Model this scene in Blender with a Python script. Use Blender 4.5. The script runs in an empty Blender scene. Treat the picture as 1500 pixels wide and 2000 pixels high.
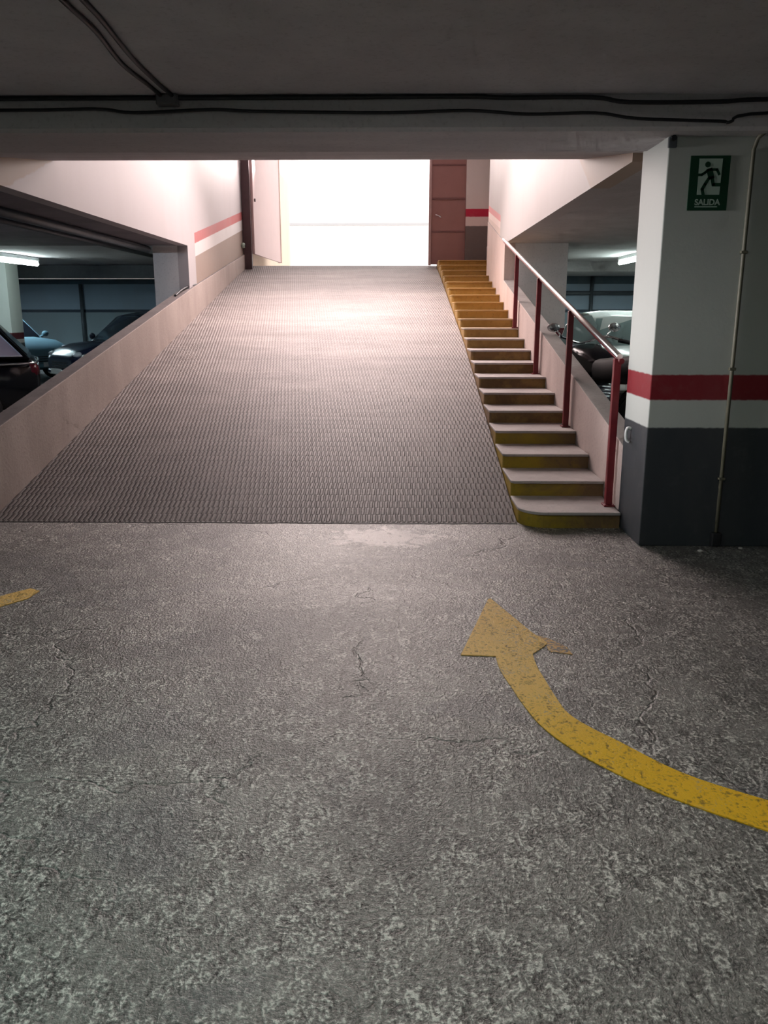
import bpy, bmesh, math, random
from mathutils import Vector, Matrix
random.seed(7)
PI = math.pi
sc = bpy.context.scene
C = sc.collection

# ------------------------------------------------------------------ node helpers
class NT:
    def __init__(s, name):
        s.m = bpy.data.materials.new(name); s.m.use_nodes = True
        s.t = s.m.node_tree; s.b = s.t.nodes['Principled BSDF']
    def n(s, typ, **kw):
        d = s.t.nodes.new(typ)
        for k, v in kw.items(): setattr(d, k, v)
        return d
    def inp(s, sock, v):
        if isinstance(v, bpy.types.NodeSocket): s.t.links.new(v, sock)
        elif isinstance(v, (tuple, list)) and len(v) == 3 and sock.type == 'RGBA': sock.default_value = (*v, 1)
        else: sock.default_value = v
    def math(s, op, a, b=0.0, clamp=False):
        d = s.n('ShaderNodeMath', operation=op, use_clamp=clamp); s.inp(d.inputs[0], a); s.inp(d.inputs[1], b); return d.outputs[0]
    def mix(s, fac, a, b, mode='MIX'):
        d = s.n('ShaderNodeMix', data_type='RGBA', blend_type=mode, clamp_factor=True)
        s.inp(d.inputs[0], fac); s.inp(d.inputs[6], a); s.inp(d.inputs[7], b); return d.outputs[2]
    def pos(s):
        if not hasattr(s, '_p'): s._p = s.n('ShaderNodeNewGeometry').outputs['Position']
        return s._p
    def xyz(s):
        if not hasattr(s, '_x'):
            d = s.n('ShaderNodeSeparateXYZ'); s.inp(d.inputs[0], s.pos()); s._x = d.outputs
        return s._x
    def obj(s):
        if not hasattr(s, '_o'): s._o = s.n('ShaderNodeTexCoord').outputs['Object']
        return s._o
    def noise(s, scale, detail=4, rough=.55, vec=None, dist=0.0):
        d = s.n('ShaderNodeTexNoise'); s.inp(d.inputs['Vector'], vec if vec else s.pos())
        d.inputs['Scale'].default_value = scale; d.inputs['Detail'].default_value = detail
        d.inputs['Roughness'].default_value = rough; d.inputs['Distortion'].default_value = dist
        return d.outputs['Fac']
    def scale_vec(s, v3, vec=None):
        d = s.n('ShaderNodeVectorMath', operation='MULTIPLY'); s.inp(d.inputs[0], vec if vec else s.pos()); d.inputs[1].default_value = v3
        return d.outputs[0]
    def step(s, v, lo, hi):           # smooth 0..1 ramp from lo to hi
        d = s.n('ShaderNodeMapRange'); d.interpolation_type = 'SMOOTHSTEP'; s.inp(d.inputs[0], v)
        d.inputs[1].default_value = lo; d.inputs[2].default_value = hi; return d.outputs[0]
    def ramp(s, v, stops):
        d = s.n('ShaderNodeValToRGB'); s.inp(d.inputs[0], v); e = d.color_ramp.elements
        while len(e) < len(stops): e.new(.5)
        for k, (p, c) in enumerate(stops): e[k].position = p; e[k].color = (*c, 1)
        return d.outputs[0]
    def bump(s, h, strength=.3, dist=.01):
        d = s.n('ShaderNodeBump'); s.inp(d.inputs['Height'], h); d.inputs['Strength'].default_value = strength
        d.inputs['Distance'].default_value = dist; s.t.links.new(d.outputs[0], s.b.inputs['Normal'])
    def set(s, color=None, rough=None, metal=None, spec=None, emit=None, es=0):
        if color is not None: s.inp(s.b.inputs['Base Color'], color)
        if rough is not None: s.inp(s.b.inputs['Roughness'], rough)
        if metal is not None: s.b.inputs['Metallic'].default_value = metal
        if spec is not None: s.b.inputs['Specular IOR Level'].default_value = spec
        if emit is not None: s.inp(s.b.inputs['Emission Color'], emit); s.b.inputs['Emission Strength'].default_value = es
        return s.m

def sr(r, g, b):                      # sRGB 0-255 -> linear
    f = lambda c: (c/255/12.92) if c <= 10 else ((c/255+.055)/1.055)**2.4
    return (f(r), f(g), f(b))

def plain(name, col, rough=.5, metal=0.0, var=.25, scale=12, spec=.5, bump=0):
    t = NT(name); n = t.noise(scale, 5, .6, t.obj())
    c = t.mix(n, tuple(x*(1-var) for x in col), tuple(min(1, x*(1+var)) for x in col))
    if bump: t.bump(t.noise(scale*6, 4, .6, t.obj()), bump, .004)
    return t.set(c, rough, metal, spec)

M = {}
# --- floor: rough worn concrete with aggregate, stains, cracks
def mat_floor():
    t = NT('rough_concrete_floor')
    big = t.noise(.55, 4, .55, dist=.6); mid = t.noise(2.6, 4, .6, dist=.8)
    sw = t.noise(30, 3, .62, t.scale_vec((1, .6, 1)), dist=1.6); fine = t.noise(85, 2, .6); grit = t.noise(190, 1, .6)
    patch = t.noise(5.5, 3, .6, dist=.7)
    sp = t.math('ADD', t.math('MULTIPLY', sw, .5), t.math('MULTIPLY', fine, .5))
    con = t.math('ADD', .45, t.math('MULTIPLY', t.step(patch, .3, .65), .75))          # texture contrast differs from patch to patch
    tone = t.math('ADD', t.math('MULTIPLY', t.math('SUBTRACT', sp, .5), con), .5)
    c = t.ramp(tone, [(.395, (.05, .047, .045)), (.46, (.125, .119, .114)), (.535, (.25, .24, .23)), (.595, (.62, .60, .575))])
    c = t.mix(t.math('MULTIPLY', t.step(mid, .5, .72), .35), c, (.37, .355, .34))
    c = t.mix(t.math('MULTIPLY', t.step(mid, .47, .3), .45), c, (.10, .096, .094))
    c = t.mix(t.math('MULTIPLY', t.step(big, .50, .64), .5), c, (.11, .106, .108))
    # irregular pale patch at the foot of the ramp
    x, y, z = t.xyz()
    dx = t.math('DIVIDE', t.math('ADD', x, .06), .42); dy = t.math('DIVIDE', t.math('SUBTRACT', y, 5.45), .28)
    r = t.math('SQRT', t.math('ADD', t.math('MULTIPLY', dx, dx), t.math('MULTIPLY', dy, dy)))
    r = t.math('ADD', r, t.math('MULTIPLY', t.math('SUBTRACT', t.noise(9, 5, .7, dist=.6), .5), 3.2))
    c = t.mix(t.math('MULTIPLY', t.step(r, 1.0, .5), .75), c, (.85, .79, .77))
    # smoother, darker polished patches in the foreground
    pm = t.step(t.noise(.95, 3, .5, t.scale_vec((1, 1.5, 1)), dist=1.2), .56, .66)
    c = t.mix(t.math('MULTIPLY', pm, .45), c, (.115, .115, .125))
    v = t.n('ShaderNodeTexVoronoi', feature='DISTANCE_TO_EDGE'); v.inputs['Scale'].default_value = .62
    wv = t.n('ShaderNodeVectorMath', operation='ADD')
    nd = t.n('ShaderNodeTexNoise'); t.inp(nd.inputs['Vector'], t.pos()); nd.inputs['Scale'].default_value = 3.2; nd.inputs['Detail'].default_value = 6
    sc_ = t.n('ShaderNodeVectorMath', operation='SCALE'); t.t.links.new(nd.outputs['Color'], sc_.inputs[0]); sc_.inputs['Scale'].default_value = .45
    t.inp(wv.inputs[0], t.pos()); t.t.links.new(sc_.outputs[0], wv.inputs[1]); t.t.links.new(wv.outputs[0], v.inputs['Vector'])
    crack = t.math('MULTIPLY', t.step(v.outputs['Distance'], .007, .001), t.step(t.noise(1.1, 2), .46, .56))
    c = t.mix(t.math('MULTIPLY', crack, .3), c, (.03, .03, .03))
    h = t.math('SUBTRACT', t.math('ADD', t.math('MULTIPLY', sp, 1.0), t.math('MULTIPLY', grit, .25)), t.math('MULTIPLY', crack, .5))
    t.bump(h, .85, .012)
    return t.set(c, t.ramp(big, [(.3, (.36,)*3), (.7, (.55,)*3)]), spec=.55)
M['floor'] = mat_floor()

# --- ramp: grooved concrete, small staggered ribs, tyre-polished
def mat_ramp():
    t = NT('ribbed_ramp_concrete')
    x, y, z = t.xyz()
    row = t.math('FLOOR', t.math('DIVIDE', y, .115))
    wob = t.math('MULTIPLY', t.noise(6, 3, .6), .5)
    ph = t.math('ADD', t.math('ADD', t.math('DIVIDE', x, .0375), t.math('MULTIPLY', row, .36)), wob)
    rib = t.math('ADD', t.math('MULTIPLY', t.math('SINE', t.math('MULTIPLY', ph, 2*PI)), .5), .5)
    rib = t.step(rib, .12, .62)
    cut = t.math('ABSOLUTE', t.math('SUBTRACT', t.math('FRACT', t.math('DIVIDE', y, .115)), .5))
    rib = t.math('MULTIPLY', rib, t.math('SUBTRACT', 1.0, t.math('MULTIPLY', t.step(cut, .40, .5), .35)))
    s1 = t.noise(1.0, 5, .6, t.scale_vec((.55, 2.2, 1)), dist=.5); s2 = t.noise(5, 5, .65, t.scale_vec((.5, 2.0, 1)))
    s3 = t.noise(40, 3, .6)
    c = t.ramp(s1, [(.3, (.185, .16, .155)), (.55, (.265, .23, .22)), (.75, (.33, .29, .275))])
    c = t.mix(t.math('MULTIPLY', t.step(s2, .5, .7), .45), c, (.15, .125, .12))
    c = t.mix(t.math('MULTIPLY', t.step(s3, .5, .72), .3), c, (.5, .46, .44))
    c = t.mix(t.math('MULTIPLY', t.step(y, 9.0, 5.9), .5), c, (.12, .113, .118))  # dimmer light towards the ramp foot, painted in as a darker colour
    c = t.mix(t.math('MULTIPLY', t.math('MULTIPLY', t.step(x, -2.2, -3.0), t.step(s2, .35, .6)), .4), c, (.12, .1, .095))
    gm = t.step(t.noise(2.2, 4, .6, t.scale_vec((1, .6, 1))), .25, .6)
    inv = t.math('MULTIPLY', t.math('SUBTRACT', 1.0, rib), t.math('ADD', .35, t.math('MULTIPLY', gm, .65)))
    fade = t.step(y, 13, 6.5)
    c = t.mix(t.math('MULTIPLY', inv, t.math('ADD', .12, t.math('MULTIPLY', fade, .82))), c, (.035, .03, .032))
    t.bump(t.math('ADD', rib, t.math('MULTIPLY', s3, .4)), .6, .012)
    return t.set(c, .62, spec=.35)
M['ramp'] = mat_ramp()

def banded(name, bands, base, slope=0.0, y0=0.0, rough=.6, soft=.006, stain=.12, extra=None, streak=True):
    """painted wall: bands = [(z_hi, colour)] from the bottom up, along z - slope*(y-y0)"""
    t = NT(name); x, y, z = t.xyz()
    w = z if not slope else t.math('SUBTRACT', z, t.math('MULTIPLY', t.math('SUBTRACT', y, y0), slope))
    w = t.math('ADD', w, t.math('MULTIPLY', t.math('SUBTRACT', t.noise(22, 4, .6), .5), .012))
    c = base
    for hi, col in reversed(bands): c = t.mix(t.step(w, hi+soft, hi-soft), c, col)
    if extra: c = extra(t, c)
    n = t.noise(1.3, 5, .6, t.scale_vec((1, 1, .35) if streak else (1, 1, 1)), dist=.4); n2 = t.noise(9, 5, .65)
    c = t.mix(t.math('MULTIPLY', t.step(n, .45, .75), stain*2), c, (.33, .29, .27))
    c = t.mix(t.math('MULTIPLY', t.step(n2, .5, .75), stain), c, (.4, .37, .35))
    t.bump(t.noise(45, 4, .6), .12, .006)
    return t.set(c, rough, spec=.3)
WHITE = (.60, .575, .57); RED = (.33, .022, .035)
M['pillar'] = banded('pillar_paint', [(.787, (.042, .049, .058)), (.963, (.56, .595, .57)), (1.122, (.24, .014, .024))], (.50, .53, .505), stain=.05)
def left_extra(t, c):
    x, y, z = t.xyz()
    # the stripe and dado of the left wall start a hand past its corner
    near = t.step(y, 12.885, 12.865)
    c = t.mix(near, c, (.43, .405, .415))
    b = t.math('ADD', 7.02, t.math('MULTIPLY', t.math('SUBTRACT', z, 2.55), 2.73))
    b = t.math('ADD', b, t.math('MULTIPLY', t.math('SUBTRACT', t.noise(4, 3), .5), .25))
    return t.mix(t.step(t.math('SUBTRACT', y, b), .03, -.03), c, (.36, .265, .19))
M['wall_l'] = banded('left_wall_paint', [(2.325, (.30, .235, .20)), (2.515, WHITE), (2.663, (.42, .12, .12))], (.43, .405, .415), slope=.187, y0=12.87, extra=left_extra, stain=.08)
def right_extra(t, c):
    x, y, z = t.xyz()
    near = t.step(y, 13.65, 13.55)
    c = t.mix(near, c, (.43, .41, .405))
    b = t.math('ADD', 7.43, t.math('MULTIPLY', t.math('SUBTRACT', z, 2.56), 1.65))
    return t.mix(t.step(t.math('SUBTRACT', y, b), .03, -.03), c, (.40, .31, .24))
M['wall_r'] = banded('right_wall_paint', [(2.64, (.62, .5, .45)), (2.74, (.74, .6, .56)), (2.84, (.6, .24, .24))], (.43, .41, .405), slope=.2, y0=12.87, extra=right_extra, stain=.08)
M['wall_end'] = banded('landing_wall_paint', [(3.17, (.16, .135, .13)), (3.345, (.72, .62, .6)), (3.49, (.5, .02, .06))], (.7, .65, .63), stain=.08)

def concrete(name, a, b, rough=.75, streak=(1, 1, .3), bump=.35):
    t = NT(name); n = t.noise(2.2, 6, .62, t.scale_vec(streak), dist=.5); f = t.noise(38, 4, .65)
    c = t.mix(t.step(n, .3, .7), a, b); c = t.mix(t.math('MULTIPLY', t.step(f, .5, .75), .35), c, tuple(x*.55 for x in a))
    t.bump(t.math('ADD', f, t.math('MULTIPLY', n, .6)), bump, .006); return t.set(c, rough, spec=.3)
M['parapet'] = concrete('parapet_render', (.33, .275, .25), (.42, .355, .325))
M['coping'] = concrete('dark_coping', (.13, .11, .11), (.2, .175, .17), streak=(1, 1, 1))
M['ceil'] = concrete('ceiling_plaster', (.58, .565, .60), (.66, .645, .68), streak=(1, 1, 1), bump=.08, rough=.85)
M['beam'] = concrete('beam_plaster', (.52, .50, .52), (.60, .58, .59), streak=(.3, 1, 1), bump=.12, rough=.85)
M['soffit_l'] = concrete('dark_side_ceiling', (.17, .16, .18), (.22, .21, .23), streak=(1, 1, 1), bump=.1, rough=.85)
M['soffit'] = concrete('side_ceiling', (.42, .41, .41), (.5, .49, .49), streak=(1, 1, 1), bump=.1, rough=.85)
M['cross'] = concrete('bare_crosswall', (.66, .645, .64), (.74, .72, .715), bump=.1)
M['backw'] = banded('parking_back_wall', [(1.52, (.34, .42, .46)), (1.6, (.06, .08, .11)), (2.30, (.38, .48, .58))], (.10, .14, .17), stain=.08, soft=.01)
def mat_tread():
    t = NT('step_concrete'); x, y, z = t.xyz(); n = t.noise(2.4, 5, .6); f = t.noise(38, 4, .65)
    c = t.mix(t.step(n, .3, .7), (.40, .365, .355), (.52, .48, .465))
    c = t.mix(t.math('MULTIPLY', t.step(f, .5, .75), .35), c, (.2, .18, .17))
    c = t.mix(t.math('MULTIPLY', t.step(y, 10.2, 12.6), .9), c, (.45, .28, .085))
    t.bump(f, .2, .006); return t.set(c, .7, spec=.3)
M['tread'] = mat_tread()
def mat_riser():
    t = NT('worn_yellow_riser_paint'); x, y, z = t.xyz()
    n = t.noise(3.2, 5, .65, t.scale_vec((1, 3, 1)), dist=.6); f = t.noise(24, 5, .7)
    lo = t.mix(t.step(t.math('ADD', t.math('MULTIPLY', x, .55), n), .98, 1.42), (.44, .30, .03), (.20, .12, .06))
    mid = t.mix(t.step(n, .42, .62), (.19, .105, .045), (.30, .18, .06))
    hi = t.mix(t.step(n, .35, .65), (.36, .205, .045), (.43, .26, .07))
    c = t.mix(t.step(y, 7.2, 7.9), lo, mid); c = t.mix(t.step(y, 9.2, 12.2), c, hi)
    c = t.mix(t.math('MULTIPLY', t.step(f, .52, .72), .4), c, (.07, .05, .03))
    t.bump(f, .25, .004); return t.set(c, .55, spec=.35)
M['riser'] = mat_riser()
def mat_arrow():
    t = NT('worn_yellow_floor_paint'); x, y, z = t.xyz()
    sw = t.noise(26, 3, .6, t.scale_vec((1, .62, 1)), dist=1.1); f = t.noise(75, 3, .65); g = t.noise(190, 2, .6)
    sp = t.math('ADD', t.math('MULTIPLY', sw, .5), t.math('MULTIPLY', f, .5))
    n = t.noise(4, 4, .6)
    fr = t.step(y, 2.55, 3.3)
    c = t.mix(fr, t.mix(n, (.80, .45, .012), (.90, .54, .03)), t.mix(n, (.80, .50, .12), (.88, .59, .2)))
    wear = t.math('MULTIPLY', t.step(sp, .5, .36), .75)
    c = t.mix(wear, c, (.14, .095, .03))
    c = t.mix(t.math('MULTIPLY', t.step(t.math('ADD', sp, t.math('MULTIPLY', fr, .05)), .56, .64), t.math('MULTIPLY', t.step(n, .45, .6), .7)), c, (.34, .30, .24))
    t.bump(t.math('ADD', sp, t.math('MULTIPLY', g, .2)), .6, .01); return t.set(c, .6, spec=.2)
M['arrow'] = mat_arrow()
def mat_fade():
    t = NT('flaked_yellow_paint'); f = t.noise(62, 3, .7); n = t.noise(8, 3)
    c = t.mix(t.step(t.math('ADD', f, t.math('MULTIPLY', n, .3)), .62, .68), (.19, .175, .155), (.60, .36, .12))
    return t.set(c, .6)
M['fade'] = mat_fade()
M['red'] = plain('red_rail_paint', (.16, .010, .017), .45, var=.4)
M['chrome_rail'] = plain('worn_bright_rail', (.85, .80, .78), .28, 1.0, var=.1)
M['cable'] = plain('black_cable_sheath', (.012, .012, .016), .5)
M['pvc'] = plain('beige_pvc_conduit', (.13, .125, .09), .5)
M['green'] = plain('green_sign_plastic', (.003, .045, .020), .4, var=.15)
M['signwhite'] = plain('pale_sign_print', (.40, .52, .45), .5, var=.05)
M['brown'] = plain('red_brown_door_paint', (.30, .15, .135), .5, var=.15, scale=4)
M['brown_dk'] = plain('dark_brown_steel', (.07, .035, .04), .5)
M['leaf'] = plain('pale_pink_gate_paint', (.66, .50, .49), .5, var=.05, scale=3)
M['street'] = concrete('pale_street_paving', (.6, .57, .55), (.7, .67, .65))
M['facade'] = concrete('white_facade', (.84, .83, .82), (.88, .87, .86), bump=.05)
M['cream'] = concrete('cream_passage_wall', (.74, .62, .5), (.8, .68, .56), bump=.08)
M['kerb'] = concrete('pinkish_kerb', (.5, .42, .4), (.58, .48, .46))
M['blackpaint'] = plain('black_car_paint', (.004, .004, .006), .18, var=.1, scale=3)
M['navypaint'] = plain('navy_car_paint', (.006, .008, .028), .2, var=.1, scale=3)
M['bluepaint'] = plain('steel_blue_car_paint', (.15, .26, .33), .3, var=.1, scale=3)
M['whitepaint'] = plain('white_car_paint', (.78, .80, .79), .25, var=.04, scale=3)
M['glass_dk'] = plain('dark_car_glass', (.008, .009, .014), .06, var=.1, scale=2, spec=.7)
M['glass_lt'] = plain('pale_car_glass', (.28, .36, .36), .1, var=.15, scale=2, spec=.7)
M['glass_pk'] = plain('reflecting_side_glass', (.35, .28, .33), .12, var=.2, scale=3, spec=.7)
M['chrome'] = plain('bright_chrome', (.8, .8, .82), .18, 1.0, var=.05)
M['lens'] = plain('clear_lamp_lens', (.40, .42, .48), .15, 0, var=.1, scale=30)
M['tail'] = plain('red_lamp_lens', (.11, .006, .014), .25)
M['rubber'] = plain('black_rubber', (.006, .006, .007), .75)
M['alloy'] = plain('grey_alloy', (.35, .35, .37), .35, .8)
M['engine'] = plain('engine_metal', (.16, .17, .2), .35, .8, var=.5, scale=40)
M['plastic'] = plain('black_plastic', (.016, .016, .02), .5)
M['plate'] = plain('blank_number_plate', (.6, .6, .6), .5)
M['galv'] = plain('galvanised_pipe', (.10, .115, .13), .5, .3)
M['pebble'] = plain('pale_stone', (.55, .53, .5), .8)
M['lamp_body'] = plain('lamp_housing', (.55, .58, .57), .5)
t = NT('lit_fluorescent_tube'); M['tube'] = t.set((.9, .95, .92), .4, emit=(.84, 1.0, .95), es=45)

# ------------------------------------------------------------------ mesh helpers
def bm_box(bm, lo, hi, bevel=0.0, mi=0):
    r = bmesh.ops.create_cube(bm, size=1); vs = r['verts']
    for v in vs: v.co = Vector([lo[i] + (v.co[i]+.5)*(hi[i]-lo[i]) for i in range(3)])
    fs = list({f for v in vs for f in v.link_faces})
    for f in fs: f.material_index = mi
    if bevel:
        es = list({e for v in vs for e in v.link_edges})
        bmesh.ops.bevel(bm, geom=es, offset=bevel, segments=2, affect='EDGES', profile=.5)
    return vs
def bm_prism(bm, pts, axis, a, b, mi=0):
    """extrude a 2-D polygon; axis 'x': pts are (y,z); 'z': (x,y); 'y': (x,z)"""
    f = {'x': lambda p, w: (w, p[0], p[1]), 'z': lambda p, w: (p[0], p[1], w), 'y': lambda p, w: (p[0], w, p[1])}[axis]
    A = [bm.verts.new(f(p, a)) for p in pts]; B = [bm.verts.new(f(p, b)) for p in pts]
    fs = [bm.faces.new(A), bm.faces.new(B[::-1])]
    n = len(pts)
    for i in range(n): fs.append(bm.faces.new((A[i], A[(i+1) % n], B[(i+1) % n], B[i])))
    for q in fs: q.material_index = mi
    bmesh.ops.recalc_face_normals(bm, faces=fs)
def smooth_path(pts, k=6):
    P = [Vector(p) for p in pts]; out = []
    for i in range(len(P)-1):
        p0, p1, p2, p3 = P[max(i-1, 0)], P[i], P[i+1], P[min(i+2, len(P)-1)]
        for j in range(k):
            u = j/k
            out.append(.5*((2*p1)+(p2-p0)*u+(2*p0-5*p1+4*p2-p3)*u*u+(3*p1-p0-3*p2+p3)*u**3))
    return out+[P[-1]]
def bm_tube(bm, pts, r, seg=10, mi=0, closed=False, caps=True):
    P = [Vector(p) for p in pts]; n = len(P); rings = []; up = None
    for i, p in enumerate(P):
        if closed: d = P[(i+1) % n]-P[i-1]
        else: d = P[min(i+1, n-1)]-P[max(i-1, 0)]
        d.normalize()
        if up is None: up = Vector((0, 0, 1)) if abs(d.z) < .9 else Vector((1, 0, 0))
        s = d.cross(up); s.normalize(); up = s.cross(d); up.normalize()
        rr = r[i] if isinstance(r, (list, tuple)) else r
        rings.append([bm.verts.new(p+rr*(math.cos(2*PI*j/seg)*s+math.sin(2*PI*j/seg)*up)) for j in range(seg)])
    for i in range(n if closed else n-1):
        A, B = rings[i], rings[(i+1) % n]
        for j in range(seg):
            f = bm.faces.new((A[j], A[(j+1) % seg], B[(j+1) % seg], B[j])); f.smooth = True; f.material_index = mi
    if caps and not closed:
        for f in (bm.faces.new(rings[0][::-1]), bm.faces.new(rings[-1])): f.material_index = mi
def bm_lathe(bm, prof, axis='y', seg=28, c=(0, 0, 0), mi=0, smooth=True):
    """prof: (radius, offset along axis)"""
    rings = []
    for r, h in prof:
        ring = []
        for j in range(seg):
            a, b = r*math.cos(2*PI*j/seg), r*math.sin(2*PI*j/seg)
            co = {'y': (a, h, b), 'z': (a, b, h), 'x': (h, a, b)}[axis]
            ring.append(bm.verts.new(Vector(co)+Vector(c)))
        rings.append(ring)
    fs = []
    for A, B in zip(rings, rings[1:]):
        for j in range(seg):
            f = bm.faces.new((A[j], A[(j+1) % seg], B[(j+1) % seg], B[j])); f.smooth = smooth; f.material_index = mi; fs.append(f)
    fs += [bm.faces.new(rings[0][::-1]), bm.faces.new(rings[-1])]
    for f in fs: f.material_index = mi
    bmesh.ops.recalc_face_normals(bm, faces=fs)
def obj(name, bm, mats, parent=None, label=None, bevel=0):
    me = bpy.data.meshes.new(name); bm.to_mesh(me); bm.free()
    for m in (mats if isinstance(mats, (list, tuple)) else [mats]): me.materials.append(m)
    o = bpy.data.objects.new(name, me); C.objects.link(o)
    if parent: o.parent = parent
    if label: o['label'] = label
    if bevel:
        b = o.modifiers.new('bevel', 'BEVEL'); b.width = bevel; b.segments = 2; b.limit_method = 'ANGLE'
    return o
def struct(name, bm, mats, bevel=0):
    o = obj(name, bm, mats, bevel=bevel); o['kind'] = 'structure'; return o
def tag(o, label, cat, group=None, kind=None):
    o['label'] = label; o['category'] = cat
    if group: o['group'] = group
    if kind: o['kind'] = kind
    return o
def thing(name, label, cat, loc=(0, 0, 0), rz=0, group=None):
    o = bpy.data.objects.new(name, None); C.objects.link(o); o.empty_display_size = .2
    o.location = loc; o.rotation_euler = (0, 0, rz); return tag(o, label, cat, group)
def box(lo, hi, bevel=0):
    bm = bmesh.new(); bm_box(bm, lo, hi, bevel); return bm
def tube(pts, r, seg=10):
    bm = bmesh.new(); bm_tube(bm, pts, r, seg); return bm
def prism(pts, axis, a, b):
    bm = bmesh.new(); bm_prism(bm, pts, axis, a, b); return bm

# ------------------------------------------------------------------ key dimensions (metres, camera foot at the origin, +Y up the ramp)
XL, XR = -3.0, .887           # ramp edges
Y0, Y1 = 5.85, 17.4           # ramp foot and crest
SL = .2135
def rz_(y): return max(0, min((y-Y0)*SL, (16.0-Y0)*SL + (y-16.0)*.19 if y > 16 else 9))
ZT = rz_(Y1)
XW = 1.62                     # face of the right-hand wall beside the stairs

# ------------------------------------------------------------------ setting
struct('floor', box((-14, -4, -.15), (9, 24.4, 0)), M['floor'])
bm = bmesh.new()
ys = [Y0, 7, 8.5, 10, 11, 12.5, 14, 15, 16, 16.8, Y1]
xr = lambda y: XR if y < 11 else XR - (y-11)/(Y1-11)*.10
top = [[bm.verts.new((XL, y, rz_(y)+.004)), bm.verts.new((xr(y), y, rz_(y)+.004))] for y in ys]
bot = [[bm.verts.new((XL, y, .0)), bm.verts.new((xr(y), y, .0))] for y in ys]
for i in range(len(ys)-1):
    bm.faces.new((top[i][0], top[i][1], top[i+1][1], top[i+1][0])); bm.faces.new((bot[i][1], bot[i][0], bot[i+1][0], bot[i+1][1]))
    bm.faces.new((top[i][1], bot[i][1], bot[i+1][1], top[i+1][1])); bm.faces.new((bot[i][0], top[i][0], top[i+1][0], bot[i+1][0]))
bm.faces.new((top[0][0], bot[0][0], bot[0][1], top[0][1])); bm.faces.new((top[-1][1], bot[-1][1], bot[-1][0], top[-1][0]))
bmesh.ops.recalc_face_normals(bm, faces=bm.faces[:])
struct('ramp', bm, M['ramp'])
# uneven dark joint between floor and ramp
bm = bmesh.new(); n = 60; pa = []; pb = []
for i in range(n+1):
    x = XL + (XR-XL)*i/n
    pa.append((x, 5.835-random.uniform(0, .018)*(1 if -1.2 < x < .6 else .3))); pb.append((x, 5.858))
bm_prism(bm, pa+pb[::-1], 'z', 0, .0025); struct('trim_1', bm, M['rubber'])

# ceiling of the near aisle, cross beam, sloping soffit above the ramp mouth
struct('ceiling', box((-14, -4, 2.70), (9, 5.1, 3.0)), M['ceil'])
bm = bmesh.new(); bm_prism(bm, [(5.08, 2.70), (5.10, 2.535), (5.12, 2.515), (5.72, 2.515), (6.10, 2.572), (6.10, 3.0), (5.08, 3.0)], 'x', -14, 9)
struct('ceiling_beam', bm, M['beam'])
struct('ceiling_slope', prism([(6.10, 2.572), (7.75, 2.81), (7.75, 5.1), (6.10, 3.0)], 'x', XL-.03, XW), M['beam'])
struct('ceiling_ramp', box((XL-.2, 7.75, 5.0), (2.1, 17.4, 5.2)), M['ceil'])
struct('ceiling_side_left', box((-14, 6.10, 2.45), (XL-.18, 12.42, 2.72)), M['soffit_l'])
struct('ceiling_bay_left', box((-14, 12.42, 2.46), (XL-.18, 24.4, 2.72)), M['ceil'])
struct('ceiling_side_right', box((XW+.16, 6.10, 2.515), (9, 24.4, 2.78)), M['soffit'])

# left side: upper wall, parapet, wall beyond the opening
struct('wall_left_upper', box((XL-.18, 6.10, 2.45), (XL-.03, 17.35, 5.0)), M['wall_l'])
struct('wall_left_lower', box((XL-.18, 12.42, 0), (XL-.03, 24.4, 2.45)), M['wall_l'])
pz = lambda y: .669+(y-6.158)*.1885
bm = bmesh.new(); bm_prism(bm, [(5.2, 0), (17.2, 0), (17.2, rz_(17.2)+.28), (12.75, pz(12.75)), (5.2, pz(5.2))], 'x', XL-.15, XL)
for f in bm.faces:
    if f.normal.z > .8: f.material_index = 1
struct('wall_left_parapet', bm, [M['parapet'], M['coping']], bevel=.008)
struct('wall_left_column', box((-3.54, 12.42, 0), (XL-.18, 12.9, 2.45)), M['cross'])
struct('wall_left_outer', box((-14.2, -4, 0), (-14, 24.4, 2.7)), M['backw'])
struct('wall_back_left', box((-14, 24.2, 0), (XL-.18, 24.4, 2.45)), M['backw'])
struct('wall_front', box((-14, -4.2, 0), (9, -4, 2.7)), M['ceil'])
struct('wall_right_outer', box((9, -4, 0), (9.2, 24.4, 2.7)), M['backw'])
struct('wall_back_right', box((2.0, 24.2, 0), (9, 24.4, 2.52)), M['backw'])
# column far left beside the parked cars
bm = box((-8.15, 15.6, 0), (-7.18, 16.1, 2.46)); struct('wall_left_pillar', bm, banded('side_column_paint', [(.95, (.09, .1, .11)), (1.02, WHITE), (1.14, (.12, .02, .03))], (.72, .78, .75), stain=.03))
# right side: pillar, upper wall, stair-side parapet, cross wall
struct('wall_right_pillar', box((1.609, 5.27, 0), (3.2, 5.81, 2.535)), M['pillar'], bevel=.006)
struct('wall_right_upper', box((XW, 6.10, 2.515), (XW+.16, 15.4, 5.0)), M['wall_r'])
qz = lambda y: .66+(y-6.18)*.2
bm = bmesh.new(); bm_prism(bm, [(5.81, 0), (15.4, 0), (15.4, 3.08), (12.9, 2.52), (12.88, qz(12.88)-.02), (5.81, qz(5.81))], 'x', XW-.01, XW+.15)
for f in bm.faces:
    if f.normal.z > .8: f.material_index = 1
struct('wall_right_parapet', bm, [concrete('stair_parapet_render', (.50, .40, .37), (.60, .49, .455)), concrete('grey_coping', (.24, .22, .21), (.32, .30, .29), streak=(1, 1, 1))], bevel=.006)
struct('wall_right_cross', box((XW+.151, 12.9, 0), (2.56, 13.05, 2.515)), M['cross'])
struct('wall_right_recess', box((1.87, 15.4, 0), (2.03, 24.4, 5.0)), M['wall_r'])
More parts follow.
